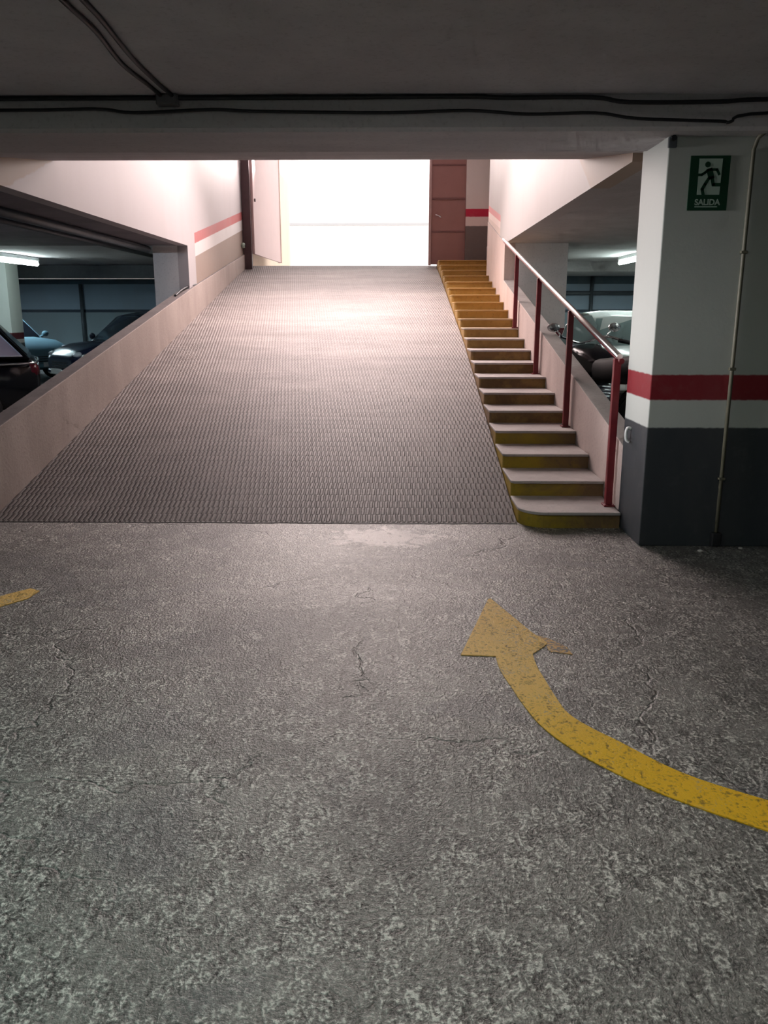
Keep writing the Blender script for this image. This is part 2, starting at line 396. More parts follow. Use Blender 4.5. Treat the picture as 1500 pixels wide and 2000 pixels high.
struct('wall_landing', box((1.355, 17.12, 2.40), (1.87, 17.3, 5.0)), M['wall_end'])
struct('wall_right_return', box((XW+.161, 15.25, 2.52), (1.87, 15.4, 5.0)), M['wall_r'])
# street outside, the passage walls and the house opposite
struct('street', box((XL-.03, 17.4, 2.2), (1.87, 24.4, ZT)), M['street'])
struct('street_paving', box((-25, 24.4, 2.2), (25, 40, ZT)), M['street'])
struct('wall_passage_left', box((XL-.18, 17.35, 2.45), (XL-.03, 24.4, 5.0)), M['cream'])
bld = thing('building', 'glaring white house front across the street seen through the open gateway', 'building', (0, 34, ZT))
obj('facade', box((-20, 0, 0), (20, .4, 12)), M['facade'], bld)
obj('string_course', box((-20, -.1, 2.42), (20, 0, 2.50)), plain('pale_grey_moulding', (.42, .42, .43), .7, var=.05), bld)
kb = tag(obj('kerb_block', box((-.95, 21.3, ZT), (.15, 21.75, ZT+.09), .03), M['kerb']), 'low pinkish kerb block just beyond the ramp crest', 'kerb')

# gateway: steel post, open gate leaf on the left, brown side door on the right
struct('door_frame_post', box((XL-.02, 16.9, rz_(16.9)+.004), (XL+.14, 17.0, 5.0)), M['brown_dk'])
g = thing('gate_leaf', 'pale pink steel gate leaf swung open at the left of the bright exit', 'gate', (-2.84, 17.02, 2.64), math.atan2(2.9, .12))
obj('panel', box((0, -.025, 0), (2.95, .025, 2.36), .006), M['leaf'], g)
obj('edge_frame', box((2.89, -.04, -.01), (2.955, .04, 2.36), .005), plain('gate_edge_steel', (.5, .36, .3), .5), g)
obj('lock_bolt', tube([(.10, -.03, 1.02), (.10, -.05, 1.02)], .03), M['brown_dk'], g, 'dark round lock bolt')
d = thing('door_1', 'x', 'x', (.63, 17.2, ZT)); del d['label'], d['category']; d['kind'] = 'structure'
obj('door_panel', box((.05, 0, .02), (.725, .05, 2.55), .004), M['brown'], d)
obj('door_post', box((0, -.03, 0), (.05, .08, 2.55), .004), plain('door_post_paint', (.42, .28, .27), .5), d)
for z in (.62, 1.24, 1.86):
    obj('door_rail', box((.06, -.014, z), (.71, .0, z+.035), .004), plain('door_rail_paint', (.17, .075, .07), .5), d)
obj('door_handle', tube(smooth_path([(.14, 0, .95), (.14, -.05, .95), (.2, -.05, .93), (.24, -.05, .90)], 4), .012), M['chrome'], d, 'small bent handle')

# ------------------------------------------------------------------ staircase: 21 steps, each a part with its painted riser
D0, TR, RI, NS = 5.7276, .5437, .1188, 21
st = thing('staircase', 'narrow flight of concrete steps with yellow painted risers beside the ramp', 'stairs', (1.25, D0, 0))
off = Vector((1.25, D0, 0))
for k in range(NS):
    y = D0+k*TR; ye = y+TR+.0 if k < NS-1 else Y1
    zt = (k+1)*RI; x0 = (XR+.004) if y < 11 else xr(y)+.004; x1 = (1.600 if k == 0 else XW-.012) if y < 15.4 else 1.868
    if k == 0: ye = y+TR
    zb = max(0, rz_(y+TR)*.0)
    rad = .20 if k == 0 else .045
    def outline(a, yy, rr):
        pts = []
        for j in range(9):
            q = PI+j/8*PI/2
            pts.append((a+rr+rr*math.cos(q), yy+rr+rr*math.sin(q)))
        return pts
    ol = outline(x0, y-.022, rad)+[(x1, y-.022), (x1, ye), (x0, ye)]
    bm = bmesh.new(); bm_prism(bm, [(p[0]-off.x, p[1]-off.y) for p in ol], 'z', zt-.022, zt)
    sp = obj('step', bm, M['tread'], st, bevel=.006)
    ol = outline(x0+.004, y, rad)+[(x1, y), (x1, ye), (x0+.004, ye)]
    bm = bmesh.new(); bm_prism(bm, [(p[0]-off.x, p[1]-off.y) for p in ol], 'z', max(0, k*RI-.12) if k else 0, zt-.022)
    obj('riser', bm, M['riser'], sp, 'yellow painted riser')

# ------------------------------------------------------------------ handrail
hr = thing('handrail', 'red tube handrail with a bright worn top rail along the stairs', 'handrail', (1.57, 5.9, 0))
RX = 1.565
ho = Vector((1.57, 5.9, 0))
def rail_z(y): return 1.20+(y-5.93)*.198
pts = [Vector((RX, y, rail_z(y)))-ho for y in (5.88, 8, 10, 12.7)]
bm = bmesh.new(); bm_tube(bm, [p+Vector((0, 0, .012)) for p in pts], .021, 12); obj('top_rail', bm, M['chrome_rail'], hr, 'bright worn top rail')
bm = bmesh.new(); bm_tube(bm, [p+Vector((.016, 0, -.02)) for p in pts], .02, 10); obj('under_rail', bm, M['red'], hr)
for y in (5.94, 7.62, 9.39, 11.2):
    k = int((y-D0)/TR); zb = (k+1)*RI
    bm = bmesh.new(); b = Vector((RX, y, zb))-ho
    bm_box(bm, (b.x-.025, b.y-.025, b.z), (b.x+.025, b.y+.025, rail_z(y)-.015), .004)
    p = obj('post', bm, M['red'], hr)
    obj('base_plate', box((b.x-.04, b.y-.05, b.z), (b.x+.04, b.y+.05, b.z+.012), .003), M['red'], p)

# ------------------------------------------------------------------ exit sign
sg = thing('exit_sign', 'green running man emergency exit sign on the grey pillar', 'sign', (1.862, 5.27, 2.10))
W, H = .236, .308
def su(x, y):        # from plate coordinates measured on the photo crop
    v = (y-250)/1165.0; left = 325-65*v; u = (x-left)/785.0
    return ((u-.5)*W, (1-v)*H)
obj('plate', box((-W/2, -.006, 0), (W/2, 0, H), .001), M['green'], sg)
def stroke(bm, pts, w, y=-.0088, d=.0006):
    P = [Vector(su(*p)) for p in pts]; w = w/785*W
    for a, b in zip(P, P[1:]):
        t_ = (b-a).normalized(); nrm = Vector((-t_.y, t_.x))*w/2; e = t_*w*.3
        bm_prism(bm, [tuple(a-e+nrm), tuple(b+e+nrm), tuple(b+e-nrm), tuple(a-e-nrm)], 'y', y, y+d)
bm = bmesh.new(); bm_prism(bm, [su(490, 312), su(950, 312), su(895, 1078), su(452, 1078)], 'y', -.0075, -.006)
pn = obj('pictogram_panel', bm, M['signwhite'], sg, 'pale panel of the pictogram')
bm = bmesh.new()
hc = su(655, 438); bm_prism(bm, [(hc[0]+.0165*math.cos(a*PI/10), hc[1]+.0165*math.sin(a*PI/10)) for a in range(20)], 'y', -.0088, -.0082)
stroke(bm, [(690, 560), (725, 705)], 120)
stroke(bm, [(665, 555), (600, 610), (535, 655), (440, 655)], 50); stroke(bm, [(700, 545), (838, 545), (882, 645)], 50)
stroke(bm, [(745, 710), (768, 865), (945, 865)], 66); stroke(bm, [(690, 715), (610, 850), (552, 960), (575, 1078)], 62)
obj('running_figure', bm, M['green'], pn, 'dark green running figure')
def text_mesh(name, s, size, loc, mat, parent):
    cu = bpy.data.curves.new(name, 'FONT'); cu.body = s; cu.size = size; cu.align_x = 'CENTER'; cu.extrude = .0004; cu.offset = size*.03
    o = bpy.data.objects.new(name, cu); C.objects.link(o)
    me = bpy.data.meshes.new_from_object(o.evaluated_get(bpy.context.evaluated_depsgraph_get())); C.objects.unlink(o); bpy.data.objects.remove(o)
    me.materials.clear(); me.materials.append(mat); me.name = name
    q = bpy.data.objects.new(name, me); C.objects.link(q); q.parent = parent; q.location = loc; q.rotation_euler = (PI/2, 0, 0); return q
text_mesh('lettering', 'SALIDA', .046, (0, -.0068, .032), M['signwhite'], sg)
bm = bmesh.new(); bm_prism(bm, [su(410, 1322), su(860, 1322), su(860, 1346), su(410, 1346)], 'y', -.0072, -.006); obj('underline', bm, M['signwhite'], sg)

# ------------------------------------------------------------------ conduit on the pillar
cd = thing('conduit_pipe', 'thin beige conduit running down the pillar beside the exit sign', 'pipe', (2.105, 5.255, .10))
obj('tube', tube([(0, 0, 0), (0, 0, 1.2), (0, 0, 2.34), (.012, -.02, 2.40), (.05, -.08, 2.44)], .0125), M['pvc'], cd)
for z in (.35, 1.05, 1.75): obj('saddle_clip', box((-.02, -.016, z), (.02, .014, z+.018), .003), M['pvc'], cd)
obj('end_cap', box((-.035, -.03, -.09), (.03, .014, .0), .008), M['plastic'], cd, 'black cap at the foot of the conduit')
tag(obj('wall_hook', tube(smooth_path([(1.609, 5.63, .73), (1.585, 5.63, .735), (1.575, 5.63, .70), (1.58, 5.63, .655), (1.600, 5.63, .64)], 5), .011), M['whitepaint']), 'small white hook on the stair side of the pillar', 'hook')
for (x, y, r, lb) in [(1.965, 5.13, .014, 'small pale pebble on the floor left of the conduit foot'), (2.25, 5.20, .012, 'small pale pebble on the floor right of the conduit foot')]:
    bm = bmesh.new(); bmesh.ops.create_icosphere(bm, subdivisions=2, radius=r)
    for v in bm.verts: v.co = Vector((v.co.x*1.3, v.co.y, v.co.z*.7))*random.uniform(.9, 1.1)
    o = tag(obj('pebble', bm, M['pebble']), lb, 'stone', 'pebbles at the foot of the pillar'); o.location = (x, y, r*.65)

# ------------------------------------------------------------------ cables on the ceiling and beam
def cable(pts, r, label, group='black cables on the ceiling'):
    return tag(obj('ceiling_cable', tube(smooth_path(pts, 5), r), M['cable']), label, 'cable', group)
cable([(-1.32, -.5, 2.688), (-1.31, 2.5, 2.688), (-1.31, 3.58, 2.688), (-1.31, 3.94, 2.688), (-1.352, 4.42, 2.688), (-1.335, 4.8, 2.688), (-1.33, 5.02, 2.688)], .011, 'left one of the two parallel black cables crossing the ceiling toward the beam')
cable([(-1.22, -.5, 2.688), (-1.22, 2.5, 2.688), (-1.23, 3.58, 2.688), (-1.238, 3.84, 2.688), (-1.272, 4.34, 2.688), (-1.275, 4.75, 2.688), (-1.265, 5.02, 2.688)], .011, 'right one of the two parallel black cables crossing the ceiling toward the beam')
cable([(-5, 5.06, 2.685), (-2.27, 5.06, 2.685), (-1.38, 5.06, 2.685), (-.5, 5.06, 2.685), (.36, 5.06, 2.687), (.6, 5.06, 2.68), (1.1, 5.06, 2.68), (1.3, 5.06, 2.655), (1.8, 5.06, 2.655), (2.18, 5.06, 2.668), (4, 5.06, 2.67)], .012, 'upper black cable running level along the angle of ceiling and beam')
cable([(-5, 5.065, 2.625), (-2.27, 5.065, 2.625), (-1.72, 5.065, 2.63), (-1.5, 5.065, 2.61), (-1.06, 5.065, 2.625), (-.8, 5.065, 2.615), (-.08, 5.065, 2.605), (.4, 5.065, 2.615), (.74, 5.065, 2.595), (1.12, 5.065, 2.60), (1.36, 5.065, 2.57), (1.82, 5.065, 2.555), (1.88, 5.065, 2.55), (2.15, 5.065, 2.60), (4, 5.065, 2.61)], .009, 'lower wavy black cable clipped along the face of the beam')
jb = thing('junction_box', 'small grey junction box where the cables meet the beam', 'junction box', (-1.30, 5.05, 2.66))
obj('box_body', box((-.06, -.035, -.02), (.06, .03, .04), .006), plain('grey_junction_plastic', (.12, .12, .13), .5), jb)
obj('box_lid', box((-.052, -.041, -.014), (.052, -.0351, .034), .003), plain('grey_lid_plastic', (.16, .16, .17), .5), jb)
bk = thing('cable_bracket', 'small dark cable bracket at the top left corner of the pillar', 'bracket', (1.62, 5.245, 2.48))
obj('plate', box((-.02, .0, -.03), (.03, .022, .03), .004), M['galv'], bk); obj('ring', tube([(0.005, -.02, .02), (.005, .0, .02)], .016), M['cable'], bk)
tag(obj('black_hose', tube(smooth_path([(-3.075, 11.75, pz(11.75)+.012), (-3.07, 12.05, pz(12.05)+.03), (-3.06, 12.36, pz(12.36)+.03), (-3.04, 12.65, pz(12.65)+.012), (-3.015, 12.95, pz(12.75)+.012)], 6), .014), M['cable']), 'short black hose curling over the end of the left parapet', 'hose')
ph = thing('photocell', 'small round sensor on the left wall beside the gate post', 'sensor', (-3.03, 16.75, 2.78))
bm = bmesh.new(); bm_lathe(bm, [(.03, 0), (.05, .01), (.05, .05), (.04, .065), (.01, .07)], 'x', 16); obj('body', bm, M['signwhite'], ph)
bm = bmesh.new(); bm_lathe(bm, [(.03, .066), (.028, .078), (.005, .084)], 'x', 14); obj('lens', bm, M['plastic'], ph)

# ------------------------------------------------------------------ floor markings
def flat(pts, z, mat, name, parent=None):
    bm = bmesh.new(); bm_prism(bm, pts, 'z', 0, z); return obj(name, bm, mat, parent)
Lp = [(.45, 3.446), (.452, 3.30), (.479, 3.12), (.508, 2.95), (.546, 2.799), (.614, 2.655), (.696, 2.533), (.864, 2.352), (1.11, 2.169), (1.5, 1.93)]
Rp = [(.62, 3.50), (.617, 3.34), (.629, 3.195), (.644, 3.035), (.666, 2.901), (.728, 2.79), (.806, 2.69), (.959, 2.489), (1.179, 2.329), (1.6, 2.08)]
Ls = [v.xy for v in smooth_path([(p[0], p[1], 0) for p in Lp], 4)]; Rs = [v.xy for v in smooth_path([(p[0], p[1], 0) for p in Rp], 4)]
bm = bmesh.new()
lv = [(bm.verts.new((p.x, p.y, .004)), bm.verts.new((p.x, p.y, 0))) for p in Ls]; rv = [(bm.verts.new((p.x, p.y, .004)), bm.verts.new((p.x, p.y, 0))) for p in Rs]
for i in range(len(lv)-1):
    bm.faces.new((lv[i][0], lv[i+1][0], rv[i+1][0], rv[i][0])); bm.faces.new((lv[i][0], lv[i][1], lv[i+1][1], lv[i+1][0])); bm.faces.new((rv[i][1], rv[i][0], rv[i+1][0], rv[i+1][1]))
bm_prism(bm, [(.512, 4.21), (.498, 4.20), (.295, 3.455), (.45, 3.443), (.62, 3.47), (.69, 3.56), (.71, 3.60), (.66, 3.72)], 'z', 0, .0042)
bmesh.ops.recalc_face_normals(bm, faces=bm.faces[:])
ar = tag(obj('floor_arrow', bm, M['arrow']), 'worn yellow curved arrow painted on the concrete floor pointing to the ramp', 'floor marking')
bm = bmesh.new()
bm_prism(bm, [(.66, 3.70), (.70, 3.60), (.70, 3.50), (.80, 3.47), (.79, 3.55), (.72, 3.66)], 'z', 0, .003); obj('flaked_tip', bm, M['fade'], ar, 'flaked right tip of the arrow head')
tag(flat([(-2.043, 4.341), (-1.975, 4.30), (-1.985, 4.17), (-2.35, 3.67), (-2.5, 3.81)], .0035, M['arrow'], 'floor_line'), 'short yellow painted line on the floor at the left edge of the photo', 'floor marking')

# ------------------------------------------------------------------ parking bays: pipes, lamps
def pipe(pts, r, label, cat='pipe', group='pipes under the left parking ceiling', mat='galv', name='ceiling_pipe'):
    return tag(obj(name, tube(pts, r), M[mat]), label, cat, group)
pipe([(-3.6, 6.3, 2.395), (-3.6, 12.4, 2.395)], .045, 'dark pipe under the left parking ceiling nearest the ramp wall')
pipe([(-4.0, 6.3, 2.41), (-4.0, 17.5, 2.41)], .03, 'thinner dark pipe under the left parking ceiling, further from the ramp wall')
struct('ceiling_joist_1', box((-14, 17.4, 2.2), (XL-.18, 17.75, 2.45)), plain('dark_beam', (.12, .13, .14), .8))
struct('ceiling_joist_2', box((XW+.3, 17.4, 2.32), (9, 17.75, 2.515)), M['soffit'])
pr = [('drain_pipe', [(5.5, 24.1, .0), (5.5, 24.1, 2.5)], .05, 'vertical blue grey drain pipe on the far right parking wall'),
      ('wall_pipe', [(2.2, 24.12, 2.05), (8.9, 24.12, 2.05)], .06, 'level grey pipe high on the far right parking wall')]
for nme, pts, r, lb in pr: tag(obj(nme, tube(pts, r), M['galv']), lb, 'pipe')
tag(obj('drain_pipe', tube([(-9.0, 24.1, .0), (-9.0, 24.1, 2.3)], .05), M['galv']), 'vertical dark pipe on the far left parking wall above the cars', 'pipe')
lampno = 0
def lamp(loc, rz, label, group):
    t_ = thing('fluorescent_lamp', label, 'lamp', loc, rz, group)
    obj('housing', box((-.75, -.035, .05), (.75, .035, .11), .008), M['lamp_body'], t_)
    obj('tube', tube([(-.72, 0, .0), (.72, 0, .0)], .034), M['tube'], t_, 'glowing tube')
    for s in (-.74, .71): obj('end_holder', box((s, -.03, -.03), (s+.03, .03, .04), .004), M['lamp_body'], t_)
    return t_
lamp((-6.4, 14.35, 2.34), PI/2-.05, 'lit fluorescent lamp under the left parking ceiling', 'fluorescent lamps in the parking bays')
lamp((4.15, 15.3, 2.405), PI/2, 'lit fluorescent lamp under the right parking ceiling', 'fluorescent lamps in the parking bays')

# ------------------------------------------------------------------ cars
def loft(bm, stations, n=20, e=.42):
    rings = []
    for x, zb, zt_, w in stations:
        ring = []
        for j in range(n):
            a = 2*PI*j/n; c, s = math.cos(a), math.sin(a)
            y = w*math.copysign(abs(c)**e, c); z = (zb+zt_)/2+(zt_-zb)/2*math.copysign(abs(s)**e, s)
            ring.append(bm.verts.new((x, y, z)))
        rings.append(ring)
    for A, B in zip(rings, rings[1:]):
        for j in range(n):
            f = bm.faces.new((A[j], A[(j+1) % n], B[(j+1) % n], B[j])); f.smooth = True
    bm.faces.new(rings[0][::-1]); bm.faces.new(rings[-1]); bmesh.ops.recalc_face_normals(bm, faces=bm.faces[:])
def panel(corners, inset, off_, th=.006):
    P = [Vector(c) for c in corners]; cen = sum(P, Vector())/len(P)
    nr = (P[1]-P[0]).cross(P[2]-P[0]).normalized()
    ref = Vector((0, 0, .8)); 
    if nr.dot(cen-Vector((cen.x*.3, 0, .8))) < 0: nr = -nr
    Q = [p+(cen-p)*inset for p in P]
    bm = bmesh.new(); A = [bm.verts.new(q+nr*off_) for q in Q]; B = [bm.verts.new(q+nr*(off_-th)) for q in Q]
    bm.faces.new(A); bm.faces.new(B[::-1])
    for i in range(len(A)): bm.faces.new((A[i], A[(i+1) % len(A)], B[(i+1) % len(A)], B[i]))
    bmesh.ops.recalc_face_normals(bm, faces=bm.faces[:]); return bm
def car(label, loc, rz, paint, side_glass='glass_dk', glass='glass_dk', chrome_trim=False, boxy=0.0, hgt=1.45, lens='lens'):
    t_ = thing('car', label, 'car', loc, rz)
    P = M[paint]; k = hgt/1.45
    b = boxy
    bm = bmesh.new()
    loft(bm, [(-2.08, .46, .80, .66), (-2.02, .32, .92, .78), (-1.7, .24, .97, .84), (-.8, .2, .97, .87), (.4, .2, .96, .87),
              (1.05, .2, .94+.03*b, .86), (1.6, .22, .86+.08*b, .84), (1.92, .26, .74+.1*b, .78), (2.05, .32, .64+.1*b, .68), (2.10, .40, .56+.1*b, .56)])
    obj('body', bm, P, t_)
    # glasshouse
    zb = .93; ts = [(-1.98+.1*b, .80, -1.55-.2*b, .60), (-.75, .83, -.78, .63), (.15, .83, .12, .63), (1.12-.1*b, .79, .42+.2*b, .60)]
    zt_ = [1.40*k, 1.46*k, 1.45*k, 1.38*k]
    bm = bmesh.new(); bl = []; tp = []
    for (xb, wb, xt, wt), z in zip(ts, zt_):
        bl.append([bm.verts.new((xb, wb, zb)), bm.verts.new((xb, -wb, zb))])
        tp.append([bm.verts.new((xt, wt, z)), bm.verts.new((xt, wt*.5, z+.035)), bm.verts.new((xt, -wt*.5, z+.035)), bm.verts.new((xt, -wt, z))])
    for i in range(3):
        bm.faces.new((bl[i][0], bl[i+1][0], tp[i+1][0], tp[i][0])); bm.faces.new((bl[i+1][1], bl[i][1], tp[i][3], tp[i+1][3]))
        for j in range(3): bm.faces.new((tp[i][j], tp[i+1][j], tp[i+1][j+1], tp[i][j+1]))
    bm.faces.new((bl[0][1], bl[0][0], tp[0][0], tp[0][1], tp[0][2], tp[0][3])); bm.faces.new((bl[3][0], bl[3][1], tp[3][3], tp[3][2], tp[3][1], tp[3][0]))
    bmesh.ops.recalc_face_normals(bm, faces=bm.faces[:])
    G = lambda i, s: Vector((ts[i][0], s*ts[i][1], zb)); T = lambda i, s: Vector((ts[i][2], s*ts[i][3], zt_[i]))
    obj('cabin', bm, P, t_, bevel=.03)
    obj('windscreen', panel([G(3, 1), G(3, -1), T(3, -1), T(3, 1)], .09, .012), M[glass], t_, 'glass windscreen')
    obj('rear_window', panel([G(0, 1), G(0, -1), T(0, -1), T(0, 1)], .16, .012), M[glass], t_, 'glass rear window')
    for s in (1, -1):
        for i in range(3):
            if i == 1: continue
        for a, b_ in ((0, 1), (1, 2), (2, 3)):
            q = [G(a, s), G(b_, s), T(b_, s), T(a, s)]
            w = obj('side_window', panel(q, .13, .010), M[side_glass], t_, 'side window glass')
            if chrome_trim:
                cen = sum(q, Vector())/4; bm = bmesh.new()
                bm_tube(bm, [p+(cen-p)*.12+Vector((0, s*.022, 0)) for p in q], .012, 6, closed=True); obj('chrome_surround', bm, M['lens'], w, 'bright chrome window surround')
        bm = bmesh.new(); bm_tube(bm, smooth_path([(.9, s*.80, .93), (.92, s*.9, .97), (.92, s*.97, 1.0)], 3), [.02]*3+[.03]*4 if False else .028, 8)
        bmesh.ops.create_icosphere(bm, subdivisions=2, radius=.095, matrix=Matrix.Translation((.93, s*.98, 1.02)) @ Matrix.Diagonal((.6, 1, .75, 1))); obj('mirror', bm, P, t_)
        for x in (-.55, .35): obj('door_handle', tube(smooth_path([(x, s*.862, .80), (x+.03, s*.892, .80), (x+.15, s*.892, .80), (x+.18, s*.862, .80)], 3), .013, 8), M['chrome'] if chrome_trim else P, t_)
        bm = bmesh.new(); bmesh.ops.create_icosphere(bm, subdivisions=3, radius=1, matrix=Matrix.Translation((1.93, s*.58, .64+.1*b)) @ Matrix.Diagonal((.13, .13, .065, 1)))
        for f in bm.faces: f.smooth = True
        obj('headlight', bm, M[lens], t_, 'clear glass headlight')
        bm = bmesh.new(); bmesh.ops.create_icosphere(bm, subdivisions=3, radius=1, matrix=Matrix.Translation((-2.0, s*.66, .78)) @ Matrix.Diagonal((.08, .12, .11, 1)))
        obj('tail_light', bm, M['tail'], t_, 'red tail light')
        for x in (-1.28, 1.32):
            bm = bmesh.new(); yy = s*.78
            bm_lathe(bm, [(.20, -.09), (.29, -.10), (.315, -.07), (.32, 0), (.315, .07), (.29, .10), (.20, .09)], 'y', 28, (x, yy, .32))
            w = obj('wheel', bm, M['rubber'], t_, 'black tyre')
            bm = bmesh.new(); bm_lathe(bm, [(.05, s*.105), (.06, s*.10), (.19, s*.088), (.205, s*.07)], 'y', 20, (x, yy, .32))
            for q in range(5):
                a = q*2*PI/5; bm_tube(bm, [(x, yy+s*.10, .32), (x+.19*math.cos(a), yy+s*.095, .32+.19*math.sin(a))], .02, 6)
            obj('hub', bm, M['alloy'], w, 'grey alloy hub')
    bm = bmesh.new()
    for z in (.44, .49, .54): bm_box(bm, (2.03, -.36, z), (2.112, .36, z+.02), .004)
    obj('grille', bm, M['plastic'] if not chrome_trim else M['chrome'], t_)
    if chrome_trim:
        obj('boot_trim', tube(smooth_path([(-1.45, .862, .86), (-1.75, .845, .865), (-2.0, .78, .87), (-2.06, .5, .87), (-2.06, -.5, .87), (-2.0, -.78, .87), (-1.75, -.845, .865), (-1.45, -.862, .86)], 4), .016, 8), M['chrome'], t_, 'bright chrome boot trim')
    obj('bumper', tube(smooth_path([(1.86, -.78, .36), (2.04, -.62, .36), (2.12, -.3, .36), (2.12, .3, .36), (2.04, .62, .36), (1.86, .78, .36)], 4), .06, 8), P, t_)
    obj('number_plate', box((2.175, -.24, .33), (2.19, .24, .43), .003), M['plate'], t_)
    return t_
car('black car with chrome window trim beside the left parapet', (-6.88, 10.7, 0), PI+.4, 'blackpaint', side_glass='glass_pk', chrome_trim=True)
car('steel blue car with a dark windscreen parked behind the black car', (-9.75, 19.7, 0), -.45, 'bluepaint', boxy=.8, hgt=1.5)
car('dark navy car at the end of the left bay, nose toward the ramp mouth', (-5.2, 17.95, 0), PI+.78, 'navypaint', boxy=.6, hgt=1.5)
car('white car parked beyond the motorcycle in the right bay', (4.05, 15.2, 0), -PI/2-.1, 'whitepaint', glass='glass_lt', side_glass='glass_lt', boxy=1.0, hgt=1.5)

hb_ = thing('hose_box', 'small dark red box at the edge of the grey cross wall behind the handrail', 'box', (2.53, 12.9, 1.03))
obj('case', box((-.12, -.16, 0), (.11, 0, .25), .012), M['tail'], hb_); obj('door', box((-.10, -.17, .02), (.09, -.161, .23), .004), plain('dark_red_door', (.12, .01, .02), .4), hb_)
# ------------------------------------------------------------------ motorcycle
def motorcycle(label, loc, rz):
    t_ = thing('motorcycle', label, 'motorcycle', loc, rz)
    for x, nme in ((-.68, 'wheel'), (.72, 'wheel')):
        bm = bmesh.new(); bm_tube(bm, [(x+.26*math.cos(a*2*PI/24), 0, .31+.26*math.sin(a*2*PI/24)) for a in range(24)], .055, 10, closed=True)
        w = obj(nme, bm, M['rubber'], t_)
        bm = bmesh.new(); bm_tube(bm, [(x, -.07, .31), (x, .07, .31)], .05)
        for q in range(6):
            a = q*PI/3; bm_tube(bm, [(x, 0, .31), (x+.23*math.cos(a), 0, .31+.23*math.sin(a))], .012, 6)
        obj('hub', bm, M['alloy'], w)
    bm = bmesh.new()
    for s in (-.07, .07):
        bm_tube(bm, smooth_path([(.42, s*.5, .95), (.1, s, .80), (-.45, s*1.5, .78), (-.9, s*1.2, .88)], 4), .018, 8)
        bm_tube(bm, smooth_path([(.42, s*.5, .9), (.38, s, .5), (.1, s, .28), (-.25, s, .30), (-.45, s*1.4, .76)], 4), .018, 8); bm_tube(bm, [(-.22, s*1.5, .36), (-.68, s*1.5, .31)], .022, 8)
    obj('frame', bm, M['plastic'], t_)
    bm = bmesh.new(); bm_box(bm, (-.18, -.14, .28), (.3, .14, .52), .05)
    for i in range(6): bm_box(bm, (.0, -.15, .53+i*.03), (.22, .15, .545+i*.03), .004)
    bm_tube(bm, [(.05, -.17, .4), (.05, .17, .4)], .09, 14); obj('engine', bm, M['engine'], t_, 'grey finned engine')
    bm = bmesh.new(); loft(bm, [(-.16, .70, .90, .12), (0, .66, .98, .2), (.2, .66, 1.04, .24), (.36, .70, 1.02, .22), (.46, .80, .96, .1)], 16, .7); obj('fuel_tank', bm, M['blackpaint'], t_)
    bm = bmesh.new(); loft(bm, [(-.98, .90, .98, .1), (-.8, .76, .98, .19), (-.45, .70, .95, .21), (-.15, .70, .92, .18), (-.05, .74, .90, .12)], 16, .6); obj('seat', bm, M['rubber'], t_)
    bm = bmesh.new()
    for s in (-.09, .09): bm_tube(bm, [(.74, s, .31), (.44, s, 1.0)], .026, 10)
    obj('fork', bm, M['alloy'], t_)
    bm = bmesh.new(); bm_tube(bm, smooth_path([(.28, -.38, 1.06), (.38, -.24, 1.10), (.44, 0, 1.04), (.38, .24, 1.10), (.28, .38, 1.06)], 5), .014, 8); hb = obj('handlebar', bm, M['chrome'], t_)
    for s in (-1, 1):
        obj('grip', tube([(.30, s*.34, 1.065), (.23, s*.45, 1.04)], .02), M['rubber'], hb)
        bm = bmesh.new(); bm_tube(bm, [(.36, s*.24, 1.10), (.37, s*.30, 1.17)], .008, 6); bmesh.ops.create_icosphere(bm, subdivisions=2, radius=1, matrix=Matrix.Translation((.37, s*.33, 1.19)) @ Matrix.Diagonal((.02, .07, .045, 1))); obj('mirror', bm, M['chrome'], t_)
        bm = bmesh.new(); bm_tube(bm, [(-.86, s*.10, .90), (-.88, s*.2, .88)], .01, 6); bmesh.ops.create_icosphere(bm, subdivisions=2, radius=.03, matrix=Matrix.Translation((-.88, s*.21, .88))); obj('indicator', bm, M['tail'], t_)
    bm = bmesh.new(); bm_prism(bm, [(-.2, 1.02), (.2, 1.02), (.17, 1.22), (.09, 1.32), (-.09, 1.32), (-.17, 1.22)], 'x', .50, .508)
    bmesh.ops.rotate(bm, verts=bm.verts[:], cent=(.5, 0, 1.02), matrix=Matrix.Rotation(-.35, 3, 'Y')); obj('windshield', bm, M['glass_lt'], t_, 'pale windshield')
    bm = bmesh.new(); bm_lathe(bm, [(.04, .44), (.10, .50), (.115, .58), (.09, .60)], 'x', 18, (0, 0, .92)); obj('headlight', bm, M['lens'], t_)
    bm = bmesh.new(); bm_box(bm, (-1.06, -.11, .86), (-.94, .11, .96), .02); obj('tail_light', bm, M['tail'], t_, 'dark red tail light')
    tc = obj('top_case', box((-1.16, -.2, .98), (-.80, .2, 1.24), .05), M['plastic'], t_)
    obj('reflector', box((-1.175, -.17, 1.04), (-1.158, .17, 1.18), .008), M['tail'], tc, 'dark red reflector'); obj('side_reflector', box((-1.14, -.212, 1.03), (-.9, -.2, 1.16), .006), M['tail'], tc, 'dark red side panel')
    bm = bmesh.new(); bm_tube(bm, smooth_path([(.22, -.12, .5), (.28, -.16, .3), (.0, -.18, .22), (-.4, -.19, .32), (-.85, -.2, .44)], 5), .032, 10); obj('exhaust', bm, M['chrome'], t_, 'chrome exhaust pipe')
    for x in (-.68, .72):
        bm = bmesh.new(); bm_tube(bm, [(x+.35*math.cos(a), 0, .31+.35*math.sin(a)) for a in [PI*.15+i*PI*.07 for i in range(9 if x > 0 else 11)]], .04, 8); obj('mudguard', bm, M['blackpaint'], t_)
    return t_
motorcycle('black motorcycle parked behind the stair handrail and parapet', (2.2, 9.0, 0), PI-1.3).scale = (1.13, 1.13, 1.13)

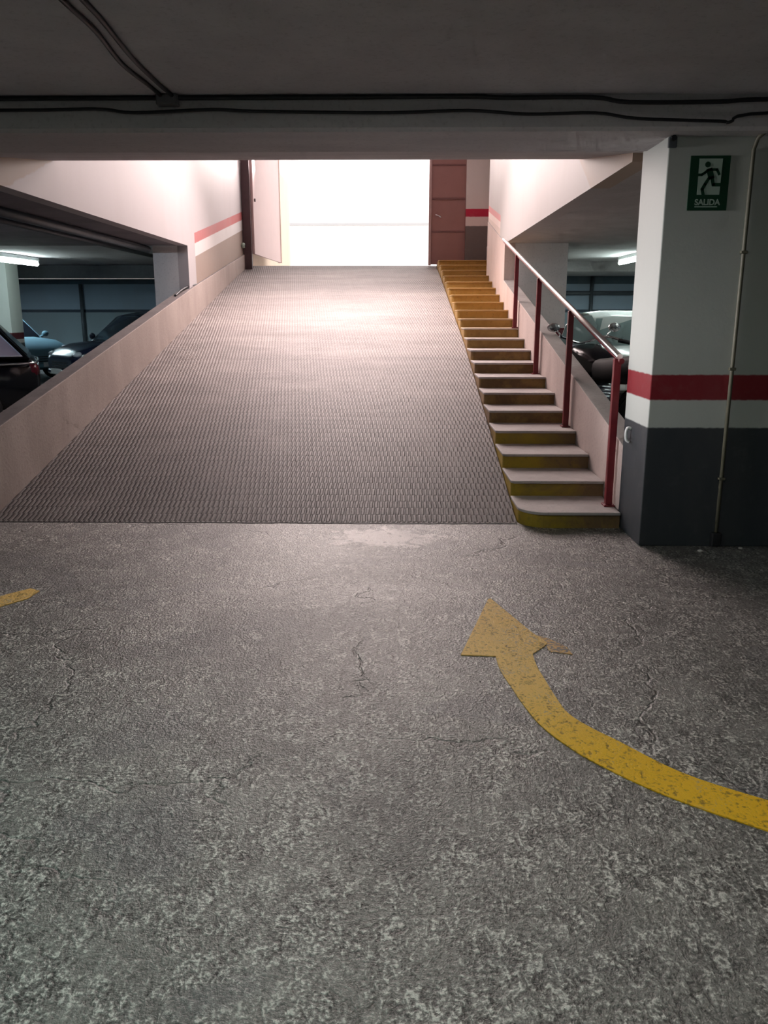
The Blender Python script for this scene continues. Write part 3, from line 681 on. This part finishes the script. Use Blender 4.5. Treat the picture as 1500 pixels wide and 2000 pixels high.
# ------------------------------------------------------------------ light
w = bpy.data.worlds.new('overcast_sky'); sc.world = w; w.use_nodes = True
nt = w.node_tree; bg = nt.nodes['Background']; bg.inputs[0].default_value = (1.0, .955, .94, 1); bg.inputs[1].default_value = 2.7
def area(name, loc, target, sx, sy, power, col, spread=180):
    l = bpy.data.lights.new(name, 'AREA'); l.shape = 'RECTANGLE'; l.size = sx; l.size_y = sy; l.energy = power; l.color = col; l.spread = math.radians(spread)
    o = bpy.data.objects.new(name, l); C.objects.link(o); o.location = loc
    o.rotation_euler = (Vector(target)-Vector(loc)).to_track_quat('-Z', 'Y').to_euler(); return o
p = area('doorway_portal', (-1.05, 17.55, 3.72), (-1.05, 10, 3.72), 4.0, 2.6, 1, (1, 1, 1)); p.data.cycles.is_portal = True
area('sky_glow', (-1.0, 17.2, 4.6), (-1.0, 8.0, 1.4), 4.0, .8, 160, (1, .84, .80), 130)
area('ramp_fill_light', (-.8, 11.4, 4.9), (-.8, 8.9, 0), 2.8, 6.0, 500, (1, .82, .785), 150)  # unseen lamp added to light the ramp and shaft walls evenly
area('aisle_lamp_left', (-1.7, 1.3, 2.66), (-1.7, 1.3, 0), 1.5, .2, 23, (.64, 1.0, .88))
area('pillar_fill_light', (-5.6, 4.7, 1.9), (1.6, 5.55, 1.4), .8, .2, 9, (1, .95, .96), 24)  # narrow lamp added out of view to brighten the pillar's stair-side face
area('aisle_lamp_right', (.3, 1.5, 2.66), (.3, 1.6, 0), 1.5, .2, 19, (1.0, .97, .88))
area('aisle_lamp_rear', (-.3, -2.6, 2.66), (-.3, -2.0, 0), 1.5, .2, 10, (.76, 1.0, .90))
area('left_near_lamp', (-7.0, 8.0, 2.4), (-4.2, 12.4, .6), 1.5, .15, 60, (.70, .85, 1.0))
area('cross_wall_fill_light', (4.6, 8.6, 2.46), (4.4, 9.0, 0), 1.5, .15, 60, (.92, 1.0, .95))  # extra unseen lamp, put in to lift the right cross wall
area('left_bay_lamp', (-9.5, 19.5, 2.4), (-9.5, 19.5, 0), 1.5, .15, 110, (.75, .95, 1.0))
area('right_bay_lamp', (5.0, 20.5, 2.45), (5.0, 20.5, 0), 1.5, .15, 90, (.82, 1.0, .98))

# ------------------------------------------------------------------ camera
cam = bpy.data.cameras.new('camera'); co = bpy.data.objects.new('camera', cam); C.objects.link(co); sc.camera = co
pitch, yaw, f = .2374, -.015, 1605.5
cam.sensor_fit = 'HORIZONTAL'; cam.sensor_width = 36; cam.lens = f/1500*36; cam.clip_end = 200; cam.clip_start = .05
co.location = (0, 0, 1.5)
co.rotation_euler = (PI/2-pitch, 0, -yaw if False else -.015*-1)
sc.view_settings.view_transform = 'Standard'; sc.view_settings.look = 'None'; sc.view_settings.exposure = 0
sc.cycles.use_denoising = True; sc.cycles.max_bounces = 8; sc.cycles.diffuse_bounces = 4
sc.cycles.use_adaptive_sampling = True; sc.cycles.adaptive_threshold = .1; sc.cycles.adaptive_min_samples = 10; sc.cycles.caustics_reflective = False; sc.cycles.caustics_refractive = False
